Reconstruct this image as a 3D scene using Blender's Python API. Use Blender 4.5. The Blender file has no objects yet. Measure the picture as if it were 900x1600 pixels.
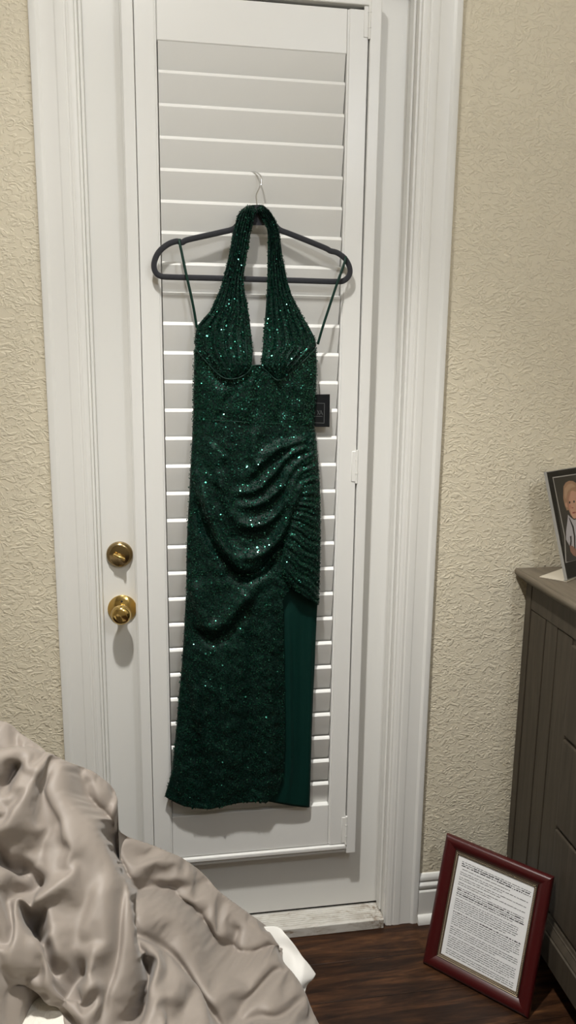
import bpy, bmesh, math, random
import numpy as np
from mathutils import Vector, Matrix
rnd = random.Random(7)
scene = bpy.context.scene
col = scene.collection

# ------------------------------------------------------------------ camera
CAM = np.array([0.0, -1.877, 1.610])
YAW, PIT, ROLL, FPX = math.radians(9.19), math.radians(11.319), math.radians(.672), 1205.0
FW = np.array([math.sin(YAW)*math.cos(PIT), math.cos(YAW)*math.cos(PIT), -math.sin(PIT)])
_r0 = np.array([math.cos(YAW), -math.sin(YAW), 0.0]); _u0 = np.cross(_r0, FW)
RT = math.cos(ROLL)*_r0 + math.sin(ROLL)*_u0
UP = -math.sin(ROLL)*_r0 + math.cos(ROLL)*_u0
cd = bpy.data.cameras.new('camera'); cam = bpy.data.objects.new('camera', cd); col.objects.link(cam)
cd.sensor_fit = 'VERTICAL'; cd.sensor_height = 36.0; cd.lens = 36.0*FPX/1600.0; cd.clip_start = .02
m = Matrix.Identity(4)
for i in range(3):
    m[i][0], m[i][1], m[i][2], m[i][3] = RT[i], UP[i], -FW[i], CAM[i]
cam.matrix_world = m
scene.camera = cam

# ------------------------------------------------------------------ exposure, world, lamps
vs = scene.view_settings
scene.display_settings.display_device = 'sRGB'
vs.view_transform = 'Standard'; vs.look = 'None'; vs.gamma = 1.0; vs.use_curve_mapping = False
vs.exposure = 0.0
world = bpy.data.worlds.new('world'); scene.world = world; world.use_nodes = True
world.node_tree.nodes['Background'].inputs[0].default_value = (.05, .05, .06, 1)
world.node_tree.nodes['Background'].inputs[1].default_value = .1
scene.cycles.max_bounces = 8; scene.cycles.diffuse_bounces = 5

def lamp(name, loc, watts, radius, color, spot=None, blend=1.0, target=None):
    l = bpy.data.lights.new(name, 'SPOT' if spot else 'POINT')
    l.energy = watts; l.shadow_soft_size = radius; l.color = color
    o = bpy.data.objects.new(name, l); col.objects.link(o); o.location = loc
    if spot:
        l.spot_size = math.radians(spot); l.spot_blend = blend
        if target:
            d = Vector(target)-Vector(loc)
            o.rotation_euler = d.to_track_quat('-Z', 'Y').to_euler()
    return o
WARM, COOL = (1.0, .982, .94), (.94, .985, 1.06)
CAN = (-.10, -.92, 3.05)                                       # recessed can above the door: hot centre, soft beam, wide spill
lamp('downlight_lamp', CAN, 179, .05, WARM, 70, 1.0, (.5, -.6, 0))
lamp('downlight_lamp', CAN, 77, .05, WARM, 112, 1.0)
lamp('downlight_spill', CAN, 22.5, .05, WARM)
lamp('ceiling_lamp', (.90, -2.2, 2.75), 30, .07, COOL)         # the room's own lamp

# ------------------------------------------------------------------ helpers
def ray(px, py): return FW*FPX + RT*(px-450.0) - UP*(py-800.0)
def at(px, py, y):
    d = ray(px, py); return CAM + (y-CAM[1])/d[1]*d
def atz(px, py, z):
    d = ray(px, py); return CAM + (z-CAM[2])/d[2]*d
def atx(px, py, x):
    d = ray(px, py); return CAM + (x-CAM[0])/d[0]*d
def atplane(px, py, p0, n):
    d = ray(px, py); return CAM + np.dot(np.asarray(p0)-CAM, n)/np.dot(d, n)*d

def link(name, me, mat=None, parent=None, smooth=False):
    o = bpy.data.objects.new(name, me); col.objects.link(o)
    if mat is not None and not me.materials: me.materials.append(mat)
    if parent is not None: o.parent = parent
    if smooth:
        me.polygons.foreach_set('use_smooth', [True]*len(me.polygons)); me.update()
    return o
def mesh(name, v, f, mat=None, parent=None, smooth=False):
    me = bpy.data.meshes.new(name)
    me.from_pydata([tuple(map(float, p)) for p in v], [], [tuple(int(i) for i in q) for q in f]); me.update()
    return link(name, me, mat, parent, smooth)
def empty(name, loc=(0, 0, 0)):
    o = bpy.data.objects.new(name, None); col.objects.link(o); o.location = loc; o.empty_display_size = .05
    return o
def thing(o, label, cat, group=None):
    o['label'] = label; o['category'] = cat
    if group: o['group'] = group
    return o
def struct(o): o['kind'] = 'structure'; return o
class MB:
    def __init__(s): s.bm = bmesh.new()
    def box(s, x0, x1, y0, y1, z0, z1, bev=0.0, seg=2, M=None):
        g = bmesh.ops.create_cube(s.bm, size=1.0)['verts']
        for v in g: v.co = Vector(((x0+x1)/2+v.co.x*(x1-x0), (y0+y1)/2+v.co.y*(y1-y0), (z0+z1)/2+v.co.z*(z1-z0)))
        if bev > 0:
            es = list({e for v in g for e in v.link_edges})
            r = bmesh.ops.bevel(s.bm, geom=es, offset=bev, segments=seg, affect='EDGES', profile=.5)
            g = list({v for f in r['faces'] for v in f.verts} | {v for v in g if v.is_valid})
        if M is not None: bmesh.ops.transform(s.bm, matrix=M, verts=g)
        return s
    def faces(s, v, f):
        vs_ = [s.bm.verts.new(tuple(map(float, p))) for p in v]
        for q in f:
            try: s.bm.faces.new([vs_[i] for i in q])
            except ValueError: pass
        return s
    def obj(s, name, mat, parent=None, smooth=False, angle=None):
        bmesh.ops.recalc_face_normals(s.bm, faces=s.bm.faces)
        me = bpy.data.meshes.new(name); s.bm.to_mesh(me); s.bm.free()
        o = link(name, me, mat, parent, smooth or angle is not None)
        if angle is not None: me.set_sharp_from_angle(angle=math.radians(angle))
        return o
def grid_faces(nr, nc, wrap=False):
    f = []
    for i in range(nr-1):
        for j in range(nc-1 if not wrap else nc):
            a = i*nc+j; b = i*nc+(j+1) % nc
            f.append((a, b, b+nc, a+nc))
    return f
def lathe(prof, n=40):
    """profile (radius, out) turned about the -y axis through the origin"""
    v = []
    for r, t in prof:
        for k in range(n):
            a = 2*math.pi*k/n; v.append((r*math.cos(a), -t, r*math.sin(a)))
    return v, grid_faces(len(prof), n, True)
def smooth_path(P, n):
    P = np.asarray(P, float); m_ = len(P)
    out = []
    for i in range(m_-1):
        p0, p1, p2, p3 = P[max(i-1, 0)], P[i], P[i+1], P[min(i+2, m_-1)]
        for t in np.linspace(0, 1, n, endpoint=False):
            out.append(.5*((2*p1)+(-p0+p2)*t+(2*p0-5*p1+4*p2-p3)*t*t+(-p0+3*p1-3*p2+p3)*t**3))
    out.append(P[-1]); return np.array(out)
def tube(P, r, n=10, closed=False, flat=None, side=(0, 1, 0)):
    """tube along P; flat = radius along 'side' (r is the other one)"""
    P = np.asarray(P, float); N = len(P); v = []; sd = np.asarray(side, float)
    for i in range(N):
        if closed: t = P[(i+1) % N]-P[i-1]
        else: t = P[min(i+1, N-1)]-P[max(i-1, 0)]
        t = t/np.linalg.norm(t)
        b = sd-t*np.dot(sd, t); b /= np.linalg.norm(b); a = np.cross(t, b)
        ri = r[i] if hasattr(r, '__len__') else r
        rb = ri if flat is None else flat
        for k in range(n):
            w = 2*math.pi*k/n; v.append(P[i]+a*ri*math.cos(w)+b*rb*math.sin(w))
    f = grid_faces(N, n, True)
    if closed:
        for k in range(n):
            a = (N-1)*n+k; b = (N-1)*n+(k+1) % n; f.append((a, b, (k+1) % n, k))
    else:
        f.append(tuple(range(n))[::-1]); f.append(tuple((N-1)*n+k for k in range(n)))
    return v, f

# ------------------------------------------------------------------ materials
def mat(name, color, rough=.5, metal=0.0, **kw):
    M = bpy.data.materials.new(name); M.use_nodes = True
    b = M.node_tree.nodes['Principled BSDF']
    b.inputs['Base Color'].default_value = (*color, 1); b.inputs['Roughness'].default_value = rough
    b.inputs['Metallic'].default_value = metal
    for k, v_ in kw.items(): b.inputs[k.replace('_', ' ')].default_value = v_
    return M
class NT:
    def __init__(s, M): s.t = M.node_tree; s.b = s.t.nodes['Principled BSDF']; s.out = s.t.nodes['Material Output']
    def n(s, typ, **kw):
        x = s.t.nodes.new(typ)
        for k, v_ in kw.items():
            if k in x.inputs: x.inputs[k].default_value = v_
            else: setattr(x, k, v_)
        return x
    def l(s, a, ao, b, bi): s.t.links.new(a.outputs[ao], b.inputs[bi]); return s
    def coord(s, scale=(1, 1, 1), out='Object'):
        tc = s.n('ShaderNodeTexCoord'); mp = s.n('ShaderNodeMapping'); mp.inputs['Scale'].default_value = scale
        s.l(tc, out, mp, 'Vector'); return mp
    def noise(s, co, scale, detail=4, rough=.55, dist=0.0):
        x = s.n('ShaderNodeTexNoise'); x.inputs['Scale'].default_value = scale; x.inputs['Detail'].default_value = detail
        x.inputs['Roughness'].default_value = rough; x.inputs['Distortion'].default_value = dist
        s.l(co, 'Vector', x, 'Vector'); return x
    def ramp(s, src, out, stops):
        x = s.n('ShaderNodeValToRGB'); e = x.color_ramp.elements
        while len(e) < len(stops): e.new(.5)
        for q, (p, c) in zip(e, stops): q.position = p; q.color = (*c, 1) if len(c) == 3 else c
        s.l(src, out, x, 'Fac'); return x
    def bump(s, src, out, strength, dist):
        x = s.n('ShaderNodeBump'); x.inputs['Strength'].default_value = strength; x.inputs['Distance'].default_value = dist
        s.l(src, out, x, 'Height'); s.l(x, 'Normal', s.b, 'Normal'); return x
g3 = lambda a: (a, a, a)

def m_wall():
    M = mat('textured_cream_paint', (.69, .625, .485), .62); t = NT(M)
    co = t.coord((1, 1, 1.5))
    w = t.noise(co, 13, 3, .5, .4)
    mx = t.n('ShaderNodeMixRGB'); mx.inputs[0].default_value = .055
    t.l(co, 'Vector', mx, 1).l(w, 'Color', mx, 2)
    a = t.n('ShaderNodeTexNoise'); a.inputs['Scale'].default_value = 56; a.inputs['Detail'].default_value = 2.5; a.inputs['Distortion'].default_value = 1.3
    t.l(mx, 'Color', a, 'Vector')
    r = t.ramp(a, 'Fac', [(.47, g3(0)), (.54, g3(.55)), (.60, g3(1))])
    t.bump(r, 'Color', .38, .005)
    return M
def m_white(name='white_satin_paint', c=(.77, .762, .73), rough=.38):
    M = mat(name, c, rough); t = NT(M); co = t.coord((1, 1, .25))
    a = t.noise(co, 60, 3); t.bump(a, 'Fac', .04, .001)
    return M
def m_floor():
    M = mat('dark_walnut_plank', (.05, .022, .012), .38, 0, Specular_IOR_Level=.3); t = NT(M)
    oi = t.n('ShaderNodeObjectInfo'); tc = t.n('ShaderNodeTexCoord'); mp = t.n('ShaderNodeMapping')
    mp.inputs['Scale'].default_value = (1.0, 7.0, 1.0)
    ad = t.n('ShaderNodeVectorMath', operation='ADD'); sc = t.n('ShaderNodeVectorMath', operation='SCALE'); sc.inputs['Scale'].default_value = 37.0
    cb = t.n('ShaderNodeCombineXYZ'); t.l(oi, 'Random', cb, 'X').l(oi, 'Random', cb, 'Y')
    t.l(cb, 'Vector', sc, 0).l(tc, 'Object', ad, 0).l(sc, 'Vector', ad, 1).l(ad, 'Vector', mp, 'Vector')
    a = t.noise(mp, 3.2, 6, .62, 1.6); b = t.noise(mp, 15, 5, .6, .6)
    r = t.ramp(a, 'Fac', [(.28, (.010, .0045, .0025)), (.45, (.028, .0118, .0055)), (.58, (.060, .025, .0105)), (.75, (.115, .050, .020))])
    r2 = t.ramp(b, 'Fac', [(.35, g3(.45)), (.6, g3(1.1))])
    mx = t.n('ShaderNodeMixRGB', blend_type='MULTIPLY'); mx.inputs[0].default_value = .8
    t.l(r, 'Color', mx, 1).l(r2, 'Color', mx, 2)
    t.l(mx, 'Color', t.b, 'Base Color'); t.bump(a, 'Fac', .12, .004)
    return M
def m_dress(name, c0, c1, c2, scale=420, metal=.25, rough=.45, spread=.8):
    M = mat(name, c0, rough, metal, Specular_IOR_Level=.14); t = NT(M); co = t.coord((1, 1, .7))
    v = t.n('ShaderNodeTexVoronoi'); v.inputs['Scale'].default_value = scale; t.l(co, 'Vector', v, 'Vector')
    sp = t.n('ShaderNodeSeparateColor'); t.l(v, 'Color', sp, 'Color')
    r = t.ramp(sp, 'Red', [(0, c0), (.55, c1), (1, c2)])
    big = t.noise(co, 9, 3); rb = t.ramp(big, 'Fac', [(.3, g3(.6)), (.7, g3(1.25))])
    mx = t.n('ShaderNodeMixRGB', blend_type='MULTIPLY'); mx.inputs[0].default_value = .7
    t.l(r, 'Color', mx, 1).l(rb, 'Color', mx, 2).l(mx, 'Color', t.b, 'Base Color')
    t.bump(v, 'Distance', .5*spread, .002)
    return M
def m_cloth(name, c, rough, bump=.08, sheen=.15, wr=22):
    M = mat(name, c, rough, 0, Sheen_Weight=sheen); t = NT(M); co = t.coord()
    a = t.noise(co, wr, 4, .5, .8); b = t.noise(co, 900, 1)
    mx = t.n('ShaderNodeMixRGB'); mx.inputs[0].default_value = .08; t.l(a, 'Fac', mx, 1).l(b, 'Fac', mx, 2)
    t.bump(mx, 'Color', bump, .02)
    return M
def m_wood(name, c0, c1, rough=.55, scale=(1, 1, .06)):
    M = mat(name, c0, rough); t = NT(M); co = t.coord(scale)
    a = t.noise(co, 55, 5, .6, .8); r = t.ramp(a, 'Fac', [(.3, c0), (.7, c1)])
    t.l(r, 'Color', t.b, 'Base Color'); t.bump(a, 'Fac', .15, .002)
    return M
def m_sill():
    M = mat('worn_white_sill_paint', (.6, .57, .52), .5); t = NT(M); co = t.coord((1, 3, 3))
    a = t.noise(co, 18, 5, .65, .8)
    r = t.ramp(a, 'Fac', [(.30, (.22, .15, .09)), (.38, (.48, .45, .40)), (.55, (.60, .58, .535))])
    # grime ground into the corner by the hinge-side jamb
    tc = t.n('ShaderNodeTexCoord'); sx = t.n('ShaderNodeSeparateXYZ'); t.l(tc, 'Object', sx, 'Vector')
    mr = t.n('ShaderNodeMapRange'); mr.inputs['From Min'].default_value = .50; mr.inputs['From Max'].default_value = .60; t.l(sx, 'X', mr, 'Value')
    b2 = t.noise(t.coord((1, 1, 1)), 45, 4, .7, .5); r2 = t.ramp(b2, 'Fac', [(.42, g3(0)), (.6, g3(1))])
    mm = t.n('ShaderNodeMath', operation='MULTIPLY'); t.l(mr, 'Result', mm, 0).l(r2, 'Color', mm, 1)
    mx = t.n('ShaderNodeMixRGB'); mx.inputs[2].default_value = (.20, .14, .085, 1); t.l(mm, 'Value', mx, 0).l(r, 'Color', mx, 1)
    t.l(mx, 'Color', t.b, 'Base Color'); t.bump(a, 'Fac', .2, .003)
    return M
WALL, WHITE, FLOOR = m_wall(), m_white(), m_floor()
LOUV = m_white('white_shutter_lacquer', (.77, .765, .74), .33)
CEIL = mat('flat_white_ceiling', (.8, .78, .74), .9)
DARK = mat('dull_black', (.012, .011, .010), .8)  # dull black of sub-base, door sweep, pin hole, bed base and backing board
BRASS = mat('polished_brass', (.72, .52, .20), .13, 1.0)
BRASSD = mat('aged_brass', (.36, .27, .14), .2, 1.0)
CHROME = mat('chrome_wire', (.72, .72, .72), .15, 1.0)
VELVET = mat('black_velvet', (.012, .013, .018), .85, 0, Sheen_Weight=.35)
SILL = m_sill()
DRESS = m_dress('green_sequin_knit', (.0017, .0065, .0056), (.0036, .0150, .0115), (.0085, .035, .0245), metal=.1)
LINING = mat('green_satin_lining', (.0015, .021, .0165), .55, 0, Specular_IOR_Level=.15)
PIPING = mat('dark_green_piping', (.004, .026, .018), .5, 0, Specular_IOR_Level=.25)
SEQ = mat('emerald_sequin', (.0075, .080, .053), .18, .85, Coat_Weight=.4, Coat_Roughness=.1)
DUVET = m_cloth('taupe_cotton_sateen', (.275, .236, .204), .57, .04, .12)
SHEET = m_cloth('white_cotton', (.78, .76, .72), .7, .05)
QUILT = m_cloth('white_quilted_topper', (.74, .70, .62), .8, .3, .1, 60)
MAHOG = mat('mahogany_lacquer', (.052, .0045, .005), .32, 0, Coat_Weight=.15, Coat_Roughness=.25)
GOLD = mat('antique_gold', (.16, .125, .085), .42, .7)
PAPER = mat('white_paper', (.80, .80, .80), .6)
INK = mat('black_ink', (.03, .03, .03), .7)
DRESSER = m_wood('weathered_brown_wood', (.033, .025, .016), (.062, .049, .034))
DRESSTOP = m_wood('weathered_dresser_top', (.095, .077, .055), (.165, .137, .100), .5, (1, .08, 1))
ACRYL = mat('clear_acrylic_edge', (.30, .29, .27), .25)
TAG = mat('matte_black_card', (.007, .008, .009), .6, 0, Specular_IOR_Level=.15)
TAGINK = mat('pewter_print', (.085, .092, .092), .6)
def m_glass():
    M = bpy.data.materials.new('thin_glass'); M.use_nodes = True; t = M.node_tree; t.nodes.clear()
    o = t.nodes.new('ShaderNodeOutputMaterial'); mx = t.nodes.new('ShaderNodeMixShader')
    tr = t.nodes.new('ShaderNodeBsdfTransparent'); gl = t.nodes.new('ShaderNodeBsdfGlossy'); gl.inputs['Roughness'].default_value = .05
    fr = t.nodes.new('ShaderNodeFresnel'); fr.inputs['IOR'].default_value = 1.3
    ge = t.nodes.new('ShaderNodeNewGeometry'); su = t.nodes.new('ShaderNodeMath'); su.operation = 'SUBTRACT'; su.inputs[0].default_value = 1.0
    mu = t.nodes.new('ShaderNodeMath'); mu.operation = 'MULTIPLY'      # only the outer faces mirror
    t.links.new(ge.outputs['Backfacing'], su.inputs[1]); t.links.new(fr.outputs[0], mu.inputs[0]); t.links.new(su.outputs[0], mu.inputs[1])
    t.links.new(mu.outputs[0], mx.inputs[0]); t.links.new(tr.outputs[0], mx.inputs[1]); t.links.new(gl.outputs[0], mx.inputs[2])
    t.links.new(mx.outputs[0], o.inputs['Surface']); return M
GLASS = m_glass()

# ------------------------------------------------------------------ room shell
WY = .02                                     # wall face
XL, XR, CEILZ, YF = -2.9, 1.50, 3.10, -4.2
OX0, OX1, OZ = -.168, .599, 2.47             # door opening
w = MB()
w.box(XL, OX0-.02, WY, WY+.14, 0, CEILZ).box(OX1+.02, XR, WY, WY+.14, 0, CEILZ).box(OX0-.02, OX1+.02, WY, WY+.14, OZ+.02, CEILZ)
struct(w.obj('wall_back', WALL))
struct(MB().box(XR, XR+.12, YF, WY+.14, 0, CEILZ).obj('wall_right', WALL))
struct(MB().box(XL-.12, XL, YF, WY+.14, 0, CEILZ).obj('wall_left', WALL))
struct(MB().box(XL-.12, XR+.12, YF-.12, YF, 0, CEILZ).obj('wall_front', WALL))
struct(MB().box(XL-.12, XR+.12, YF-.12, WY+.14, CEILZ, CEILZ+.1).obj('ceiling', CEIL))
# floor: sub-base with a plank for every board, seams parallel to the door wall
fl = struct(MB().box(XL-.12, XR+.12, YF-.12, WY+.14, -.06, -.012).obj('floor', DARK))
PWID, PLEN = .128, 1.22
pm = MB().box(-PLEN/2+.0006, PLEN/2-.0006, -PWID/2+.0006, PWID/2-.0006, -.012, 0, .0007, 1)
p0 = pm.obj('plank', FLOOR, fl); me0 = p0.data
first = True
y = -.236-PWID/2 + PWID*2
row = 0
while y > YF:
    if y-PWID/2 < WY:
        off = [.17, .71, .44, .95, .28][row % 5]
        x = XL+off-.6
        while x-PLEN/2 < XR:
            o = p0 if first else bpy.data.objects.new('plank', me0)
            if not first: col.objects.link(o); o.parent = fl
            o.location = (x, y, 0); first = False
            x += PLEN
    y -= PWID; row += 1

# door casing: a profile (distance from the outer edge, thickness) run up the jamb
CP0 = [(0, 0), (0, .017), (.003, .0195), (.014, .0195), (.018, .016), (.021, .0125), (.030, .0112), (.042, .0108), (.052, .0120),
      (.0535, .0138), (.056, .0145), (.071, .0140), (.0725, .0120), (.0760, .0118), (.0775, .0135), (.0815, .0140), (.083, .0118), (.086, .0122),
      (.090, .0112), (.0935, .0075), (.095, .003), (.095, 0)]
CP = [(d, t if t < .004 else .0150+(t-.0150)*.55) for d, t in CP0]
def casing(name, xo, sgn):
    v = []; n = len(CP)
    for z in (0.0, 2.545):
        for d, t in CP: v.append((xo+sgn*d, WY-t, z))
    f = [(i, i+1, i+1+n, i+n) for i in range(n-1)]+[tuple(range(n)), tuple(range(n, 2*n))]
    return struct(MB().faces(v, f).obj(name, WHITE, None, angle=25))
casing('trim_1', -.268, 1); casing('trim_2', .699, -1)
v = []; n = len(CP)
for x in (-.268, .699):
    for d, t in CP: v.append((x, WY-t, 2.545+.095-d))
struct(MB().faces(v, [(i, i+1, i+1+n, i+n) for i in range(n-1)]+[tuple(range(n)), tuple(range(n, 2*n))]).obj('trim_3', WHITE, None, angle=25))
# jambs with their stops
def jamb(name, x, s):
    j = MB().box(min(x, x+s*.02), max(x, x+s*.02), WY-.004, WY+.135, 0, OZ, .0015)
    o = struct(j.obj(name, WHITE))
    MB().box(min(x, x-s*.007), max(x, x-s*.007), .036, .066, 0.03, OZ, .002).obj('door_stop', WHITE, o)
jamb('trim_4', OX0, -1); jamb('trim_5', OX1, 1)
struct(MB().box(OX0-.02, OX1+.02, WY-.004, WY+.135, OZ, OZ+.02, .0015).obj('trim_6', WHITE))
# baseboards with a moulded cap, and the shoe at the foot
BP = [(0, 0), (.013, 0), (.013, .096), (.0115, .099), (.0075, .101), (.0075, .104), (.011, .107), (.0125, .112), (.0125, .117), (.0105, .121), (.007, .124), (.0065, .128), (.009, .132),
      (.0095, .138), (.008, .144), (.004, .1495), (0, .151)]
def baseboard(name, p, q, nrm):
    v = []
    for c in (p, q):
        for t, z in BP: v.append((c[0]+nrm[0]*t, c[1]+nrm[1]*t, z))
    n = len(BP)
    o = struct(MB().faces(v, [(i, i+1, i+1+n, i+n) for i in range(n-1)]+[tuple(range(n)), tuple(range(n, 2*n))]).obj(name, WHITE, None, angle=25))
    v = []
    sp = [(.013, 0)]+[(.013+.015*math.cos(a), .024*math.sin(a)) for a in np.linspace(0, math.pi/2, 7)]+[(.013, .024)]
    for c in (p, q):
        for t, z in sp: v.append((c[0]+nrm[0]*t, c[1]+nrm[1]*t, z+.0005))
    n = len(sp)
    MB().faces(v, [(i, i+1, i+1+n, i+n) for i in range(n-1)]+[tuple(range(n)), tuple(range(n, 2*n))]).obj('shoe_moulding', WHITE, o, angle=30)
baseboard('baseboard_right', (.6995, WY), (XR, WY), (0, -1))
baseboard('baseboard_left', (XL, WY), (-.2685, WY), (0, -1))

# ------------------------------------------------------------------ the door
DY = .07
door = struct(empty('door_1', (.2155, DY, .033)))
def child(o, parent):                        # keep world position under an Empty that is not at the origin
    o.parent = parent; o.matrix_parent_inverse = Matrix.Translation(-Vector(parent.location)); return o
child(MB().box(OX0+.003, OX1-.003, DY, DY+.044, .034, 2.44, .0015).obj('door_slab', WHITE), door)
child(MB().box(OX0+.004, OX1-.004, DY+.006, DY+.03, .0265, .0345).obj('door_sweep', DARK), door)
# door knob and deadbolt
def turned(name, prof, c, M_, parent, n=44):
    v, f = lathe(prof, n); v = [np.array(p)+c for p in v]
    o = mesh(name, v, f, M_, None, True); o.data.set_sharp_from_angle(angle=math.radians(40)); return child(o, parent)
KC = at(191, 951, DY)
k = turned('door_knob', [(0.0001, .0660), (.012, .0655), (.019, .0635), (.0235, .058), (.0255, .050), (.0245, .042), (.020, .035), (.0145, .030), (.012, .025), (.012, .012)], KC, BRASS, door)
def sub(o, parent): o.parent = parent; return o     # its parent already sits at the world origin
def turned_sub(name, prof, c, M_, parent, n=44):
    v, f = lathe(prof, n); v = [np.array(p)+c for p in v]
    o = mesh(name, v, f, M_, None, True); o.data.set_sharp_from_angle(angle=math.radians(40)); return sub(o, parent)
turned_sub('rosette', [(.0118, .0135), (.016, .0125), (.024, .010), (.032, .0065), (.0365, .003), (.0368, 0)], KC, BRASS, k)
turned_sub('pin_hole', [(.0001, .0008), (.0026, .0008), (.0028, 0)], KC+np.array([0, -.0105, .0225]), DARK, k, 14)
DC = at(187, 866, DY)
d = turned('deadbolt', [(.0001, .0135), (.024, .0130), (.0285, .0115), (.0325, .006), (.0335, .002), (.0335, 0)], DC, BRASSD, door)
tb = MB().box(-.0165, .0165, -.031, -.016, -.0042, .0042, .004, 3).box(-.006, .006, -.02, -.012, -.005, .005, .002)
tb.box(.010, .0165, -.035, -.024, -.004, .004, .003, 2)
tb.bm.transform(Matrix.Translation(Vector(DC)) @ Matrix.Rotation(math.radians(25), 4, 'Y'))
sub(tb.obj('thumb_turn', BRASS, None, angle=50), d)
# sill under the door: ribbed tread and a plain front edge
s = MB().box(OX0+.001, OX1-.001, .0, .125, 0.0005, .026, .002)
sill = struct(s.obj('trim_7', SILL))
for i in range(7):
    MB().box(OX0+.004, OX1-.004, .014+i*.0078, .0185+i*.0078, .0245, .0285, .0012, 1).obj('tread_rib', SILL, sill)
MB().box(OX0+.002, OX1-.002, -.0035, .0095, .0006, .030, .002).obj('sill_nosing', SILL, sill)

# ------------------------------------------------------------------ plantation shutter on the door
SX0, SX1, SZ0, SZ1, SFY = -.076, .513, .232, 2.424, .026
sh = empty('window_shutter', (.2185, .05, .232))
thing(sh, 'tall white plantation shutter with closed louvers mounted on the door', 'shutter')
def pc(o): return child(o, sh)
PX0, PX1, PZ0, PZ1, PY = -.0483, .4835, .2605, 2.400, .031   # hinged panel
fr_w = .0285
def lframe(name, x0, x1, z0, z1, dirn):
    b = MB().box(x0, x1, SFY, DY-.0005, z0, z1, .002)
    if dirn == 'L': b.box(x0-.004, x0+.011, SFY+.012, DY-.0005, z0, z1, .002)
    return b
pc(lframe('f', SX0, SX0+.0265, SZ0, SZ1, 'L').obj('shutter_frame', LOUV))
pc(lframe('f', SX1-.0265, SX1, SZ0, SZ1, 'R').obj('shutter_frame', LOUV))
fb = MB().box(SX0+.0265, SX1-.0265, SFY, DY-.0005, SZ0+.0135, SZ0+.0265, .003).box(SX0+.0265, SX1-.0265, SFY+.006, DY-.0005, SZ0, SZ0+.0125, .003)
pc(fb.obj('shutter_frame', LOUV))
pc(MB().box(SX0+.0265, SX1-.0265, SFY, DY-.0005, SZ1-.0265+.004, SZ1, .002).obj('shutter_frame', LOUV))
LX0, LX1 = .0005, .4345
LZ0, LZ1, PITCH = .3865, 2.2985, .0687
pc(MB().box(PX0, LX0-.004, PY, PY+.028, PZ0, PZ1-.006, .002).box(LX0-.007, LX0, PY+.003, PY+.026, PZ0, PZ1-.006, .0025).obj('stile', LOUV))
pc(MB().box(LX1+.004, PX1, PY, PY+.028, PZ0, PZ1-.006, .002).box(LX1, LX1+.007, PY+.003, PY+.026, PZ0, PZ1-.006, .0025).obj('stile', LOUV))
pc(MB().box(LX0+.0003, LX1-.0003, PY+.002, PY+.028, PZ0, LZ0-.001, .0025).obj('rail', LOUV))
pc(MB().box(LX0+.0003, LX1-.0003, PY+.002, PY+.028, LZ1, PZ1-.006, .0025).obj('rail', LOUV))
# louvers: a thick blade with rounded edges, closed with its top edge toward the room
def blade():
    hw, ht, ch = .0370, .0046, .0062
    sec = [(hw-ch, -ht), (hw-ch*.5, -ht+ch*.42), (hw-.0006, -ht+ch*.95), (hw, -ht+ch+.0008), (hw-.0012, ht)]      # eased top edge
    for a in np.linspace(90, 270, 9): sec.append((-hw+ht+ht*math.cos(math.radians(a)), ht*math.sin(math.radians(a))))
    T = math.radians(14); pts = []
    for a, b in sec:      # a along the blade (up), b across (toward room = -y)
        pts.append((-a*math.sin(T)+b*math.cos(T), a*math.cos(T)+b*math.sin(T)))
    n = len(pts); vv = [(x, q[0], q[1]) for x in (LX0+.0024, LX1-.0024) for q in pts]
    ff = [(i, (i+1) % n, (i+1) % n+n, i+n) for i in range(n)]+[tuple(range(n))[::-1], tuple(range(n, 2*n))]
    return vv, ff
vv, ff = blade(); lm = None
for k_ in range(28):
    if lm is None:
        o = MB().faces(vv, ff).obj('louver', LOUV, None, angle=28); lm = o.data
    else:
        o = bpy.data.objects.new('louver', lm); col.objects.link(o)
    o.location = (0, PY+.0145, .4535+k_*PITCH-.0355); pc(o)
# hinges along the right-hand side of the panel
for z0, z1 in ((.2600, .3475), (1.2955, 1.3815), (2.332, 2.412)):
    x = PX1+.0015
    hb = MB().box(x-.013, x+.0105, PY-.0015, PY+.002, z0+.004, z1-.004, .0008, 1)
    vv2, ff2 = tube([(x, PY-.0030, z0), (x, PY-.0030, z0+.001), (x, PY-.0030, z1-.001), (x, PY-.0030, z1)], .0034, 12, side=(1, 0, 0))
    hb.faces(vv2, ff2)
    for q in (.3, .7):
        zz = z0+(z1-z0)*q
        vv2, ff2 = tube([(x, PY-.0030, zz-.0012), (x, PY-.0030, zz+.0012)], .0041, 12, side=(1, 0, 0)); hb.faces(vv2, ff2)
    pc(hb.obj('hinge', WHITE, None, angle=40))

# ------------------------------------------------------------------ hanger
HY = .008
hang = empty('clothes_hanger', at(402, 350, HY)); thing(hang, 'black velvet clothes hanger with chrome hook hanging from a shutter louver', 'hanger')
HO = [(402, 338), (385, 341), (374, 349), (364, 358), (345, 363), (318, 369), (292, 375), (284, 379), (276, 377), (262, 382), (248, 394), (241, 410), (242, 423), (250, 431), (268, 433),
      (330, 434.5), (400, 436.5), (470, 438.5), (524, 440), (538, 438), (546, 429), (546, 417), (539, 404), (527, 395), (516, 392), (509, 388), (480, 376), (452, 365), (437, 359), (428, 350), (418, 342)]
P = smooth_path([at(x, y, HY) for x, y in HO]+[at(*HO[0], HY)], 5)[:-1]
v, f = tube(P, .0066, 14, True, flat=.0032)
child(mesh('hanger_body', v, f, VELVET, None, True), hang)
nk = MB()
for a, b in (((386, 345), (420, 345)), ((391, 333), (414, 333))): pass
NP = [(391, 352), (394, 326), (400, 320), (408, 320), (414, 326), (419, 352)]
vv = [at(x, y, HY-.0032) for x, y in NP]+[at(x, y, HY+.0032) for x, y in NP]; n = len(NP)
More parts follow.
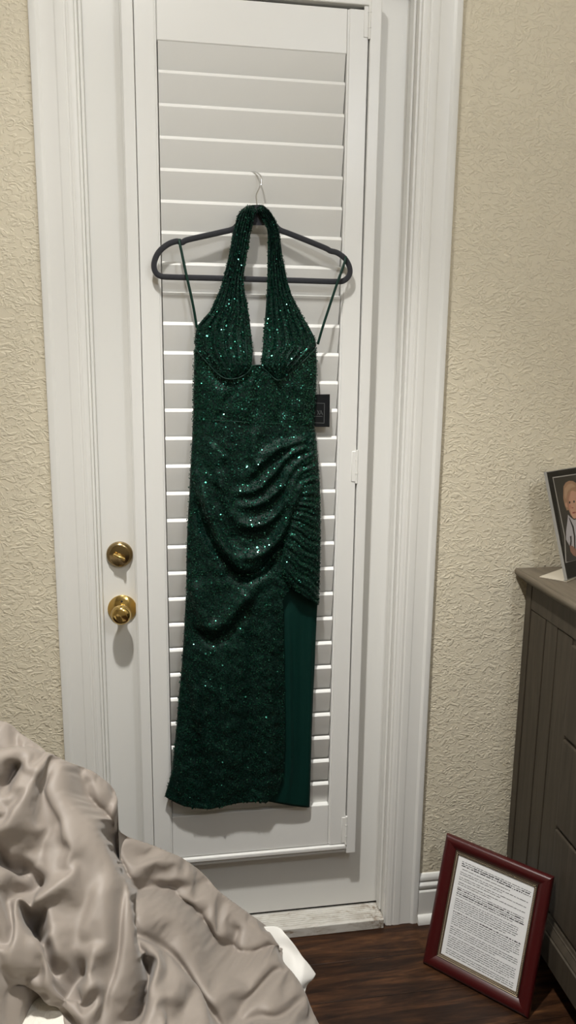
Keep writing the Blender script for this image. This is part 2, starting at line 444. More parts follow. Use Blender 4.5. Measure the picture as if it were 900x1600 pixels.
nk.faces(vv, [tuple(range(n)), tuple(range(n, 2*n))]+[(i, (i+1) % n, (i+1) % n+n, i+n) for i in range(n)])
child(nk.obj('neck', VELVET), hang)
hk = [at(402, 322, HY), at(400.5, 310, HY), at(401, 303, HY), at(405, 294, HY), at(408.6, 285, HY+.001), at(408, 277, HY+.006), at(404, 271.5, .022), at(398, 269, .034), at(392, 269.5, .0425), at(389.5, 272, .044)]
v, f = tube(smooth_path(hk, 6), .0017, 10, side=(1, .3, .2))
child(mesh('hook', v, f, CHROME, None, True), hang)

# ------------------------------------------------------------------ the dress
DYF = -.012
dress = empty('evening_dress', at(400, 660, 0)); thing(dress, 'long emerald green sequin halter dress with ruched draped skirt and side slit on black hanger', 'dress')
def dp(o): return child(o, dress)
def tab(T):
    T = sorted(T); ys = np.array([t[0] for t in T], float); a = np.array([t[1] for t in T], float)
    return lambda y: np.interp(y, ys, a)
LEFT = tab([(545, 304), (600, 303), (655, 302), (700, 300), (740, 297.5), (780, 296), (820, 293.5), (860, 292), (910, 291.5), (950, 290), (1000, 287.5), (1050, 284), (1100, 279), (1140, 276), (1170, 273), (1210, 269), (1228, 264.5), (1240, 261), (1252, 257.5)])
RIGHT = tab([(545, 497), (580, 498), (600, 497.5), (640, 495), (664, 494), (690, 496), (730, 499.5), (760, 501.5), (800, 502.5), (850, 502.5), (900, 501.5), (950, 499.5), (1000, 497), (1050, 495), (1100, 492.5), (1150, 490.5), (1200, 489), (1240, 488), (1271, 487)])
def seg_dist(X, Z, poly, taper=.15):
    """distance of points to a polyline (world x, z), its signed side, and the place along it 0..1"""
    best = np.full(X.shape, 1e9); side = np.zeros(X.shape); along = np.zeros(X.shape)
    L = [np.linalg.norm(poly[i+1]-poly[i]) for i in range(len(poly)-1)]; tot = sum(L); acc = 0
    for i in range(len(poly)-1):
        a, b = poly[i], poly[i+1]; dx, dz = b-a; l2 = dx*dx+dz*dz
        t = np.clip(((X-a[0])*dx+(Z-a[1])*dz)/l2, 0, 1)
        ex, ez = X-(a[0]+t*dx), Z-(a[1]+t*dz); dd = np.hypot(ex, ez); mk = dd < best
        best = np.where(mk, dd, best); side = np.where(mk, np.sign(dx*ez-dz*ex), side); along = np.where(mk, (acc+t*L[i])/tot, along); acc += L[i]
    return best, side, along
def fold_sum(X, Z, folds, conv, sharp=False):
    H = np.zeros(X.shape)
    for pts, amp, wid in folds:
        P_ = np.array([conv(x, y) for x, y in pts])
        if len(P_) > 2: P_ = smooth_path(P_, 4)
        d_, s_, al = seg_dist(X, Z, P_)
        tap = np.clip(np.minimum(al, 1-al)/.22+.25, 0, 1)
        H += amp*tap*(np.exp(-(d_/wid)**2) if not sharp else 1.25*np.exp(-(d_/(wid*1.35))**1.6) if amp > 0 else 1.6*np.exp(-(d_/(wid*.95))**1.25))
    return H
def dconv(x, y): p = at(x, y, DYF); return np.array([p[0], p[2]])
SK = [  # skirt: (polyline px, amplitude toward the room in m, width in m)
    ([(493, 683), (462, 690), (432, 703), (404, 724), (388, 745)], .012, .010),
    ([(494, 697), (466, 703), (444, 716), (424, 741), (398, 764), (370, 770)], .014, .010),
    ([(497, 713), (470, 719), (452, 735), (436, 762), (405, 785), (372, 790)], .015, .011),
    ([(498, 729), (472, 735), (458, 751), (446, 780), (424, 808), (392, 820), (362, 812)], .017, .012),
    ([(500, 746), (477, 752), (463, 772), (452, 800), (436, 835), (412, 860), (380, 868), (352, 850)], .020, .014),
    ([(445, 690), (425, 700), (402, 712)], .008, .008),
    ([(310, 745), (322, 790), (338, 830), (356, 866), (380, 884), (406, 880)], .018, .015),
    ([(306, 770), (318, 822), (338, 862), (362, 892)], -.012, .010),
    ([(362, 897), (385, 902), (410, 893), (430, 866)], -.022, .012),
    ([(345, 745), (356, 790), (372, 812)], .009, .013),
    ([(333, 690), (338, 730), (345, 765)], .007, .014),
    ([(396, 665), (396, 700), (400, 730)], .008, .012),
    ([(352, 680), (350, 720)], .004, .010),
    ([(300, 900), (312, 950), (327, 978), (350, 970), (378, 938), (405, 905)], .016, .019),
    ([(305, 985), (330, 1004), (360, 990), (392, 945)], -.010, .015),
    ([(300, 1010), (304, 1080), (312, 1150)], .006, .014), ([(345, 1030), (352, 1120), (356, 1220)], .007, .022),
    ([(395, 950), (392, 1050), (388, 1150), (392, 1250)], -.008, .016), ([(420, 930), (424, 1050), (424, 1180), (412, 1250)], .006, .014),
    ([(288, 1040), (306, 1100), (320, 1180)], .004, .008), ([(285, 1150), (283, 1200), (280, 1250)], .006, .012), ([(318, 1210), (322, 1262)], -.005, .012),
]
rng = np.random.default_rng(3)
from mathutils import noise as mnoise
def soft_noise(X, Z, s, seed):
    a = rng.uniform(0, 1, 1)
    out = np.zeros(X.shape)
    R = np.random.default_rng(seed)
    for i in range(14):
        k1, k2, ph = R.normal(0, s, 3); ph *= 9
        out += np.sin(X*k1+Z*k2+ph)
    return out/14**.5
def sheet_from_rows(name, ytop, ybot, lf, rf, nr, nc, yfun, M_, parent=dress, thick=.0012, top=None, bot=None):
    """a cloth panel between two edges: ytop/ybot pixel rows (numbers, or functions of s for a curved top or hem)"""
    S = np.linspace(0, 1, nc); T = np.linspace(0, 1, nr)
    PX = np.zeros((nr, nc)); PY_ = np.zeros((nr, nc))
    for i, t in enumerate(T):
        for j, s_ in enumerate(S):
            y0 = ytop(s_) if callable(ytop) else ytop; y1 = ybot(s_) if callable(ybot) else ybot
            yy = y0+(y1-y0)*t; PX[i, j] = lf(yy)+(rf(yy)-lf(yy))*s_; PY_[i, j] = yy
    W = np.array([[at(PX[i, j], PY_[i, j], DYF) for j in range(nc)] for i in range(nr)])
    Y = yfun(W[..., 0], W[..., 2], np.tile(S, (nr, 1)), np.tile(T[:, None], (1, nc)), PX, PY_)
    W[..., 1] = Y
    o = mesh(name, W.reshape(-1, 3), grid_faces(nr, nc), M_, None, True)
    if thick:
        md = o.modifiers.new('solid', 'SOLIDIFY'); md.thickness = thick; md.offset = 1 if True else 0
    dp(o)
    return o, W
def body(s): return .030*np.sqrt(np.clip(1-(2*s-1)**2, 0, 1))
hem = tab([(0, 1252), (.12, 1262), (.28, 1267), (.46, 1258), (.62, 1254), (.72, 1258), (.86, 1265), (1.0, 1271)])
def hem_s(s): return float(hem(s))
SKR = lambda y: np.where(y < 865, RIGHT(y), np.interp(y, [865, 935, 1150, 1215, 1240, 1258, 1275], [500, 442, 446, 443, 435, 415, 405]))
waist = tab([(0, 655), (.5, 659), (1, 664)])
def y_skirt(X, Z, s, t, px, py):
    full = (px-LEFT(py))/(RIGHT(py)-LEFT(py))
    e = np.clip(t/.05, 0, 1)
    return .012-body(full)*(1-.35*t)-fold_sum(X, Z, SK, dconv)*1.05*e-.0012*soft_noise(X, Z, 60, 5)-.0010*soft_noise(X, Z, 130, 6)*e
skirt, W_sk = sheet_from_rows('skirt', lambda s: float(waist(s)), lambda s: float(np.interp(s, [0, .2, .45, .75, .9, 1], [1252, 1264, 1267, 1256, 1254, 1257])), LEFT, SKR, 300, 120, y_skirt, DRESS)
# ruched panel on the right hip
RUL = tab([(672, 488), (700, 476), (730, 465), (760, 459), (790, 453), (820, 447), (850, 442), (880, 439.5), (895, 441), (908, 446), (922, 458), (935, 478), (946, 498)])
def y_ruche(X, Z, s, t, px, py):
    full = (px-LEFT(py))/(RIGHT(py)-LEFT(py))
    # gathers: nearly level at the top of the hip, raking steeply down to the right lower on
    sl = np.interp(py, [680, 760, 830, 940], [.30, .05, -.75, -1.05])
    qq = py+sl*(px-500)+2.0*np.sin(px/7.0+py/23.0)
    rip = .0013*np.sin(qq/1.75+.9*np.sin(px/11.0))+.0014*np.sin(qq/3.6+px/19.0+1.2*np.sin(py/17.0))
    edge = np.clip(np.minimum(s, 1-s)/.18, 0, 1)*np.clip(t/.08, 0, 1)*np.clip((1-t)/.04, 0, 1)
    return .012-body(full)*.93-.007*np.clip(s/.12, 0, 1)-.006*np.sin(np.clip(s, 0, 1)*math.pi)-rip*edge-.003
ruche, W_ru = sheet_from_rows('ruched_hip_panel', 676, 946, RUL, RIGHT, 170, 48, y_ruche, DRESS)
# bodice below the cups
btop = tab([(0, 545), (.10, 556), (.22, 566), (.44, 571), (.57, 571), (.66, 574), (.8, 566), (.95, 548), (1, 545)])
BO = [([(392, 576), (388, 615), (378, 655)], .006, .012), ([(414, 576), (420, 612), (430, 655)], .006, .010), ([(340, 600), (345, 650)], .004, .014), ([(402, 590), (402, 655)], -.004, .010),
      ([(345, 596), (375, 596), (395, 582)], -.007, .010), ([(430, 596), (437, 620), (440, 650)], -.005, .008), ([(322, 575), (345, 596)], -.004, .01), ([(372, 606), (352, 628), (345, 656)], -.004, .008),
      ([(470, 580), (466, 650)], .004, .016)]
def y_bod(X, Z, s, t, px, py):
    return .012-body(s)*1.0-fold_sum(X, Z, BO, dconv)*np.clip((1-t)/.06, 0, 1)-.0010*soft_noise(X, Z, 70, 8)
bodice, W_bo = sheet_from_rows('bodice', lambda s: float(btop(s)), lambda s: float(waist(s))+1.5, LEFT, RIGHT, 60, 110, y_bod, DRESS)
def surf_y(W, x, z):
    d2 = (W[..., 0]-x)**2+(W[..., 2]-z)**2; return W[..., 1].ravel()[int(d2.argmin())]
# halter cups with gathered pleats running up to the neck
CL_l = tab([(320, 386), (326, 378), (335, 372), (350, 367.5), (365, 363.5), (385, 360.5), (400, 357.5), (425, 351.5), (450, 344.5), (468, 337), (485, 329), (500, 316), (508, 309), (520, 306), (535, 304), (545, 306), (556, 314), (566, 324), (575, 332), (583, 339), (588, 346), (591, 353)])
CL_r = tab([(320, 396), (326, 401), (335, 400), (345, 397), (365, 392), (385, 388.5), (400, 386), (425, 382), (440, 381), (455, 382.5), (470, 385.5), (490, 388.5), (500, 390), (530, 393), (550, 394.5), (572, 392.5), (580, 387), (586, 379), (589.5, 370), (591, 361)])
CR_l = tab([(320, 404), (328, 401.5), (340, 409), (352, 416), (362, 418.5), (380, 419), (400, 418.5), (420, 418.5), (440, 418), (460, 417), (480, 415.5), (510, 413), (540, 410.5), (558, 408), (572, 407), (578, 415), (585, 423), (591, 428), (593, 432)])
CR_r = tab([(320, 413), (326, 420), (334, 426), (345, 432), (360, 437), (380, 439.5), (400, 442), (420, 446), (440, 450), (460, 456), (480, 466), (495, 474), (510, 483), (522, 490), (530, 494), (540, 496), (546, 493), (556, 482), (566, 472), (575, 462), (584, 451), (590, 442), (593, 436)])
def cup(name, lf, rf, ph, yb):
    def yf_(X, Z, s, t, px, py):
        full = np.clip((px-LEFT(np.maximum(py, 545)))/(RIGHT(np.maximum(py, 545))-LEFT(np.maximum(py, 545))), .0, 1)
        base = np.interp(py, [320, 345, 430, 520, 560, 593], [0, 0, 0, .5, 1, 1])
        yy = (1-base)*-.006+base*(.012-body(full)-.004)
        puff = .010*np.sin(np.clip(s, 0, 1)*math.pi)**.7*np.interp(py, [320, 400, 520, 570, 593], [.9, .7, 1.0, 1.3, .5])
        nfold = 7
        rip = .0022*np.sin(2*math.pi*nfold*(s+.02*np.sin(py/23.0+ph))+ph)+.0012*np.sin(2*math.pi*13*s+py/31.0+ph)
        rip = rip*np.clip(np.minimum(s, 1-s)/.08, 0, 1)*np.interp(py, [320, 440, 560, 593], [1.0, 1.1, 1.0, .3])
        back = .018*np.clip((332-py)/12, 0, 1)**2
        return yy-puff-rip+back
    return sheet_from_rows(name, 319, yb, lf, rf, 200, 60, yf_, DRESS)
cupl, W_cl = cup('halter_cup', CL_l, CL_r, .4, 590.5)
cupr, W_cr = cup('halter_cup', CR_l, CR_r, 1.7, 592.5)
def piping(name, px, W, off=.0022, r=.0014):
    pts = []
    for x, y in px:
        p = at(x, y, DYF); p[1] = surf_y(W, p[0], p[2])-off; pts.append(p)
    v, f = tube(smooth_path(pts, 5), r, 8); dp(mesh(name, v, f, PIPING, None, True))
piping('underbust_piping', [(305, 543), (315, 557), (325, 568), (333, 577), (341, 585), (349, 590), (358, 592), (369, 591), (379, 587), (387, 581), (392, 574)], W_cl)
piping('underbust_piping', [(496, 543), (486, 553), (475, 563), (464, 573), (453, 583), (443, 590), (433, 594), (425, 589), (416, 580), (408, 574)], W_cr)
piping('neckline_piping', [(391, 571.5), (400, 570.5), (409, 571), (416, 576)], W_bo, .002)
piping('waist_seam', [(303, 655.5), (340, 657), (380, 659), (420, 661), (460, 663.5), (494, 665)], W_bo, .0002, .0009)
# neck band joining the two halters behind the hanger neck
v, f = tube(smooth_path([at(389, 326, .010), at(394, 323, .016), at(402, 323, .020), at(409, 323, .016), at(414, 326, .010)], 5), .005, 10, side=(0, 0, 1), flat=.004)
dp(mesh('neck_band', v, f, DRESS, None, True))
# satin panel seen through the slit
LNL = tab([(900, 436), (1150, 441), (1215, 438), (1245, 425), (1256, 408), (1272, 400)])
LN = [([(452, 960), (454, 1080), (455, 1200), (450, 1255)], .006, .007), ([(470, 960), (472, 1100), (470, 1255)], -.004, .010), ([(488, 960), (487, 1100), (484, 1262)], .004, .006)]
def y_lin(X, Z, s, t, px, py):
    full = np.clip((px-LEFT(py))/(RIGHT(py)-LEFT(py)), 0, 1)
    return .018-body(full)*(.55)-fold_sum(X, Z, LN, dconv)
sheet_from_rows('slit_lining', 900, lambda s: float(np.interp(s, [0, .15, 1], [1252, 1257, 1271])), LNL, RIGHT, 100, 40, y_lin, LINING)
# back of the dress
def y_back(X, Z, s, t, px, py): return .0155+.006*np.sin(s*math.pi)+.0015*np.sin(s*9)
sheet_from_rows('dress_back', 580, lambda s: float(np.interp(s, [0, .5, 1], [1250, 1256, 1269])), lambda y: LEFT(y)+.6, lambda y: RIGHT(y)-.6, 60, 30, y_back, LINING, thick=0)
# thin hanging straps over the hanger notches
def strap(px, ys):
    pts = [at(x, y, yy) for (x, y), yy in zip(px, ys)]
    v, f = tube(smooth_path(pts, 5), .0031, 8, flat=.0012); dp(mesh('strap', v, f, PIPING, None, True))
strap([(284, 381), (281.5, 375), (280.5, 378), (284, 395), (290, 424), (297, 455), (303, 484), (307.5, 512)], [.016, .008, .000, -.0025, -.004, -.002, .002, .008])
strap([(536, 404), (539.5, 401), (540, 404), (535, 420), (527, 442), (515, 478), (504, 512), (496.5, 538)], [.016, .008, .000, -.003, -.004, -.002, .002, .008])
# sequins: tiny discs sewn all over, each tilted a little its own way
def sequins(name, Ws, counts, r=.0015, tilt=.175):
    V = []; F = []
    R = np.random.default_rng(11)
    for W, cnt in zip(Ws, counts):
        nr, nc = W.shape[:2]
        du = np.gradient(W, axis=1); dv = np.gradient(W, axis=0); N = np.cross(du, dv)
        A = np.linalg.norm(N, axis=-1); N = N/np.maximum(A, 1e-12)[..., None]
        N *= -np.sign(np.sum(N*np.array([0, 1, 0]), -1))[..., None]
        p = A.ravel()/A.sum(); idx = R.choice(nr*nc, cnt, p=p)
        jit = R.uniform(-.5, .5, (cnt, 2))
        P_ = W.reshape(-1, 3)[idx]+du.reshape(-1, 3)[idx]*jit[:, :1]+dv.reshape(-1, 3)[idx]*jit[:, 1:]
        n_ = N.reshape(-1, 3)[idx]
        tl = np.where(R.uniform(0, 1, (cnt, 1)) < .25, tilt*1.9, tilt)
        nn = n_+R.normal(0, 1, (cnt, 3))*tl; nn /= np.linalg.norm(nn, axis=1)[:, None]
        a = np.cross(nn, [0.3, .1, 1.0]); a /= np.linalg.norm(a, axis=1)[:, None]; b = np.cross(nn, a)
        c = P_+n_*.0014
        rr = r*np.where(R.uniform(0, 1, (cnt, 1)) < .12, 1.7, 1.0)
        for k_ in range(6):
            w_ = k_*math.pi/3; V.append(c+(a*math.cos(w_)+b*math.sin(w_))*rr)
        F.append(cnt)
    allv = []; faces = []; off = 0
    for q, cnt in enumerate(F):
        ring = np.stack(V[q*6:q*6+6], 1).reshape(-1, 3); allv.append(ring)
        for i in range(cnt): faces.append(tuple(range(off+i*6, off+i*6+6)))
        off += cnt*6
    me = bpy.data.meshes.new(name); me.from_pydata(np.concatenate(allv).tolist(), [], faces); me.update()
    o = link(name, me, SEQ); o['kind'] = 'stuff'; return dp(o)
sequins('sequins', [W_sk, W_ru, W_bo, W_cl, W_cr], [13000, 2500, 4000, 2800, 2800])

# price tag on its cord beside the waist
TY = .019
tg = empty('price_tag', at(505, 617, TY)); thing(tg, 'black card price tag hanging at the dress waist, half hidden', 'tag')
TC = [(477, 616.5), (515.5, 616), (514.8, 667.2), (476, 666.3)]
vv = [at(x, y, TY) for x, y in TC]+[at(x, y, TY+.0012) for x, y in TC]
child(MB().faces(vv, [(0, 1, 2, 3), (7, 6, 5, 4), (0, 4, 5, 1), (1, 5, 6, 2), (2, 6, 7, 3), (3, 7, 4, 0)]).obj('card', TAG), tg)
pr = MB()
def stroke(mb, p, q, w_, y_):
    p, q = np.array(p, float), np.array(q, float); dd = (q-p)/np.linalg.norm(q-p); nn_ = np.array([-dd[1], dd[0]])*w_/2
    mb.faces([at(*(p+nn_), y_), at(*(q+nn_), y_), at(*(q-nn_), y_), at(*(p-nn_), y_)], [(0, 1, 2, 3)])
for p, q, w_ in [((484, 629.5), (507, 630.3), .8), ((507, 630), (506.3, 661.5), .8), ((506.5, 661.2), (484, 660.2), .8), ((489, 650.3), (503.8, 650.6), .7),
                 ((495.6, 641), (499.4, 648), .75), ((499.2, 641), (496, 648), .5), ((501.3, 641), (504, 648), .8), ((501.3, 641), (499.6, 648), .45), ((500.2, 645.8), (503, 645.8), .4),]:
    stroke(pr, p, q, w_, TY-.0003)
child(pr.obj('print', TAGINK), tg)
v, f = tube([at(497.5, 596, .004), at(499, 606, .012), at(499.5, 618, TY-.0004)], .0006, 6)
child(mesh('cord', v, f, TAG, None, True), tg)

# ------------------------------------------------------------------ duvet on the bed
HOLD, BEND, PINS, EXCESS, NFR = .10, 11.0, 1.0, -.07, 26
DN = np.array([-.05, -.76, .65]); DN /= np.linalg.norm(DN)
DE1 = np.cross(np.array([0, 0, 1.0]), -DN); DE1 = np.cross(DN, np.cross(np.array([1.0, 0, 0]), DN)); DE1 /= np.linalg.norm(DE1)
DE2 = np.cross(DN, DE1)
if DE2[2] < 0: DE2 = -DE2
DO = at(200, 1400, -.6)
def fr(P): q = np.asarray(P)-DO; return np.array([q@DE1, q@DE2, q@DN])
LOBES = {  # outline px with depth y, puff height, roundness of the edge
 'E': ([(-60, 1112, -.40), (0, 1119, -.42), (18, 1125, -.42), (30, 1140, -.42), (55, 1156, -.42), (78, 1176, -.42), (90, 1230, -.48), (-60, 1230, -.48)], .03, .05),
 'B': ([(104, 1205, -.47), (112, 1194, -.47), (126, 1193, -.47), (142, 1197, -.46), (160, 1210, -.46), (176, 1222, -.46), (184, 1236, -.46), (185.5, 1262, -.47), (181, 1292, -.47), (183, 1314, -.48), (176, 1330, -.50), (166, 1322, -.52), (140, 1300, -.55), (110, 1270, -.56)], .035, .045),
 'C': ([(160, 1325, -.44), (178, 1306, -.42), (200, 1305, -.41), (228, 1312, -.40), (262, 1325, -.40), (300, 1344, -.39), (326, 1368, -.39), (350, 1394, -.39), (390, 1424, -.38), (424, 1449, -.38), (444, 1470, -.38), (448, 1483, -.40), (440, 1500, -.44), (400, 1530, -.5), (320, 1540, -.55), (220, 1500, -.6), (180, 1400, -.52)], .055, .075),
 'D': ([(190, 1392, -.55), (232, 1388, -.51), (270, 1392, -.5), (318, 1422, -.5), (352, 1470, -.51), (392, 1489, -.5), (436, 1497, -.49), (458, 1514, -.5), (476, 1540, -.52), (489, 1572, -.55), (503, 1606, -.57), (520, 1660, -.62), (100, 1660, -.88), (195, 1570, -.78), (215, 1480, -.66)], .060, .075),
 'G': ([(205, 1440, -.60), (240, 1442, -.58), (270, 1452, -.58), (302, 1478, -.59), (330, 1518, -.61), (358, 1562, -.65), (382, 1612, -.69), (400, 1660, -.73), (100, 1660, -.88), (200, 1560, -.76), (215, 1490, -.68)], .050, .055),
 'A': ([(-60, 1158, -.54), (0, 1157, -.53), (30, 1155, -.53), (52, 1159, -.53), (74, 1169, -.53), (98, 1180, -.53), (110, 1192, -.53), (116, 1218, -.54), (122, 1245, -.55), (143, 1274, -.56), (164, 1306, -.57), (186, 1345, -.60), (201, 1366, -.61), (213, 1394, -.63), (222, 1428, -.65), (227, 1466, -.67), (224, 1510, -.71), (213, 1550, -.74), (202, 1590, -.78), (198, 1660, -.84), (98, 1660, -.84), (94, 1590, -.795), (70, 1568, -.785), (32, 1543, -.775), (7, 1533, -.775), (-60, 1522, -.775)], .065, .075),
 'F': ([(-60, 1335, -.69), (0, 1349, -.69), (9, 1351, -.69), (14, 1366, -.70), (15.5, 1400, -.71), (13, 1450, -.74), (9, 1500, -.77), (5, 1560, -.81), (5, 1660, -.85), (-60, 1660, -.85)], .026, .022),
}
LOF = {'E': .0, 'B': -.005, 'C': -.004, 'D': .008, 'G': .022, 'A': .01, 'F': .012}
def poly_inside(A, B, poly):
    ins = np.zeros(A.shape, bool); n = len(poly); j = n-1
    for i in range(n):
        xi, yi = poly[i]; xj, yj = poly[j]
        c = ((yi > B) != (yj > B)) & (A < (xj-xi)*(B-yi)/(yj-yi+1e-12)+xi); ins ^= c; j = i
    return ins
RES = .0050
ga = np.arange(fr(at(-70, 1400, -.6))[0], fr(at(540, 1500, -.5))[0], RES); gb = np.arange(-.34, .40, RES)
GA, GB = np.meshgrid(ga, gb)
HH = np.full(GA.shape, -9.0); WHO = np.full(GA.shape, -1)
planes = {}
for li, (nm, (out, puff, rad)) in enumerate(LOBES.items()):
    Q = np.array([fr(at(x, y, d_)) for x, y, d_ in out]); Q3 = Q
    cf, *_ = np.linalg.lstsq(np.c_[Q[:, 0], Q[:, 1], np.ones(len(Q))], Q[:, 2], rcond=None)
    planes[nm] = cf
    poly = smooth_path(np.vstack([Q[:, :2], Q[:1, :2]]), 4)[:-1]
    ins = poly_inside(GA, GB, poly)
    d_, _, _ = seg_dist(GA, GB, np.vstack([poly, poly[:1]]))
    q = np.clip(d_/rad, 0, 1); h = cf[0]*GA+cf[1]*GB+cf[2]+puff*np.sqrt(np.clip(1-(1-q)**2, 0, 1))-puff*.55+LOF[nm]
    h = np.where(ins, h, -9.0)
    mk = h > HH; HH = np.where(mk, h, HH); WHO = np.where(mk, li, WHO)
names = list(LOBES)
def lobe_conv(nm):
    cf = planes[nm]
    # intersect the view ray with the lobe's mean plane h = c0*a + c1*b + c2 + half its puff
    n_ = DN-cf[0]*DE1-cf[1]*DE2; p0_ = DO+DN*(cf[2]+LOBES[nm][1]*.35)
    def cv(x, y): q = fr(atplane(x, y, p0_, n_)); return q[:2]
    return cv
DF = {
 'A': [([(0, 1229), (11, 1206), (24, 1185)], -.050, .011), ([(4, 1232), (20, 1215), (30, 1190)], .010, .007),
  ([(72, 1172), (66, 1190), (50, 1212), (38, 1240), (29, 1270), (24, 1300)], .020, .012), ([(50, 1195), (42, 1220), (22, 1245)], -.012, .010),
  ([(84, 1180), (86, 1205), (66, 1215), (54, 1225)], -.012, .010),
  ([(104, 1190), (98, 1225), (106, 1262), (122, 1296), (142, 1330)], .018, .013), ([(78, 1196), (82, 1236), (94, 1262), (110, 1290)], -.012, .011),
  ([(60, 1210), (55, 1250), (52, 1290)], .008, .020),
  ([(87, 1268), (84, 1285), (74, 1298), (72, 1322)], -.012, .008), ([(96, 1296), (104, 1312), (124, 1312)], -.007, .010),
  ([(0, 1312), (14, 1332), (32, 1344), (42, 1322)], -.042, .016), ([(8, 1270), (14, 1300), (28, 1330)], .010, .009),
  ([(18, 1378), (42, 1377), (60, 1362), (68, 1342)], -.034, .013), ([(0, 1345), (22, 1362), (45, 1358)], .010, .012),
  ([(38, 1386), (58, 1401), (82, 1387), (106, 1371), (126, 1354), (122, 1340)], .024, .010),
  ([(44, 1408), (62, 1414), (84, 1400)], -.046, .013), ([(58, 1412), (68, 1432), (80, 1452)], -.046, .014), ([(80, 1452), (92, 1476), (104, 1502)], -.024, .009),
  ([(82, 1395), (92, 1430), (110, 1475), (112, 1488)], .016, .013), ([(150, 1350), (140, 1400), (130, 1440), (118, 1480)], -.008, .014),
  ([(160, 1360), (155, 1410), (140, 1450)], .010, .014),
  ([(178, 1345), (180, 1400), (177, 1460), (168, 1515), (158, 1545)], .014, .012), ([(186, 1348), (187, 1420), (183, 1480), (172, 1530), (160, 1575)], -.026, .0060),
  ([(206, 1385), (212, 1440), (210, 1500), (196, 1560)], .008, .012),
  ([(166, 1448), (158, 1480), (144, 1505), (132, 1520)], .016, .008), ([(152, 1477), (132, 1496), (116, 1516), (104, 1540)], -.040, .014),
  ([(104, 1536), (97, 1560), (106, 1590)], -.016, .007), ([(130, 1521), (148, 1518), (166, 1505)], .010, .007), ([(150, 1545), (166, 1540), (185, 1515)], .010, .007), ([(125, 1548), (160, 1528)], -.012, .008),
  ([(60, 1440), (63, 1470), (70, 1510), (74, 1548)], .014, .009), ([(62, 1480), (66, 1520), (76, 1556)], -.016, .007), ([(88, 1470), (94, 1500), (102, 1506)], -.012, .008),
  ([(40, 1400), (36, 1440), (24, 1490), (12, 1530)], .014, .012), ([(24, 1400), (20, 1440), (10, 1480)], -.018, .007),
  ([(25, 1536), (48, 1518), (64, 1512)], -.010, .008), ([(30, 1548), (60, 1556), (84, 1566)], .008, .008), ([(26, 1538), (50, 1550), (70, 1545)], -.012, .008)],
 'B': [([(110, 1196), (120, 1245), (144, 1277), (168, 1312)], -.040, .011), ([(178, 1226), (165, 1244), (147, 1270)], -.016, .006), ([(184, 1240), (166, 1262), (150, 1282)], .008, .007), ([(130, 1210), (138, 1240), (134, 1258)], -.008, .008), ([(150, 1286), (165, 1290), (178, 1270)], -.012, .007), ([(166, 1312), (176, 1300), (183, 1275)], -.014, .005)],
 'C': [([(166, 1318), (200, 1370), (222, 1430), (228, 1470)], -.040, .011), ([(258, 1392), (318, 1424), (352, 1473), (392, 1493), (442, 1502)], -.036, .010), ([(208, 1384), (238, 1381), (266, 1385), (300, 1380), (338, 1374)], -.026, .012), ([(230, 1358), (262, 1362), (300, 1352), (322, 1366)], -.010, .014), ([(266, 1387), (286, 1403), (312, 1406)], -.012, .008),
  ([(215, 1372), (250, 1345), (290, 1345)], .010, .016), ([(236, 1392), (262, 1388)], -.008, .006), ([(362, 1482), (366, 1462), (376, 1440)], -.022, .010), ([(310, 1430), (325, 1442), (330, 1450)], -.012, .008), ([(325, 1422), (345, 1432), (360, 1455)], .010, .010),
  ([(395, 1460), (418, 1455), (440, 1470)], -.010, .009), ([(375, 1470), (392, 1488)], .006, .006), ([(405, 1484), (425, 1475), (442, 1476)], -.012, .007), ([(332, 1408), (360, 1425), (390, 1440)], .010, .016)],
 'D': [([(198, 1365), (222, 1430), (229, 1470), (222, 1512)], -.040, .010), ([(238, 1440), (272, 1451), (304, 1476), (332, 1516), (360, 1560), (384, 1612)], -.030, .009), ([(230, 1478), (231, 1515), (220, 1550), (204, 1596)], -.040, .011), ([(444, 1508), (420, 1525), (396, 1546), (378, 1576)], -.030, .010), ([(384, 1586), (412, 1568), (440, 1576), (474, 1556)], -.024, .011),
  ([(402, 1508), (392, 1530), (380, 1545)], -.010, .012), ([(470, 1545), (450, 1560), (420, 1560)], .012, .012), ([(380, 1598), (420, 1590), (470, 1604)], .014, .012), ([(300, 1440), (340, 1490), (372, 1540)], .012, .022), ([(490, 1575), (482, 1600)], -.010, .008),
  ([(370, 1500), (372, 1520), (362, 1540)], .008, .01)],
 'G': [([(222, 1440), (229, 1470), (224, 1512), (206, 1585)], -.040, .010), ([(230, 1482), (231, 1515), (220, 1550), (204, 1596)], -.040, .011), ([(258, 1475), (259, 1495), (246, 1520), (230, 1545)], .018, .010), ([(246, 1482), (244, 1500), (234, 1522)], -.014, .008),
  ([(270, 1470), (276, 1500), (262, 1530)], -.012, .009), ([(302, 1500), (300, 1530), (286, 1560)], .012, .013), ([(285, 1490), (288, 1515), (275, 1545)], .008, .008), ([(312, 1530), (300, 1560), (292, 1590)], -.010, .010), ([(330, 1545), (325, 1580), (310, 1610)], .012, .012), ([(262, 1548), (272, 1575), (270, 1610)], -.010, .008), ([(235, 1560), (262, 1555), (290, 1540)], .008, .010)],
 'E': [([(18, 1128), (22, 1150), (24, 1170)], -.010, .006)], 'F': []}
for nm, fl_ in DF.items():
    if not fl_: continue
    add = fold_sum(GA, GB, fl_, lobe_conv(nm), True); li = names.index(nm)
    HH = np.where(WHO == li, HH+add, HH)
valid = WHO >= 0
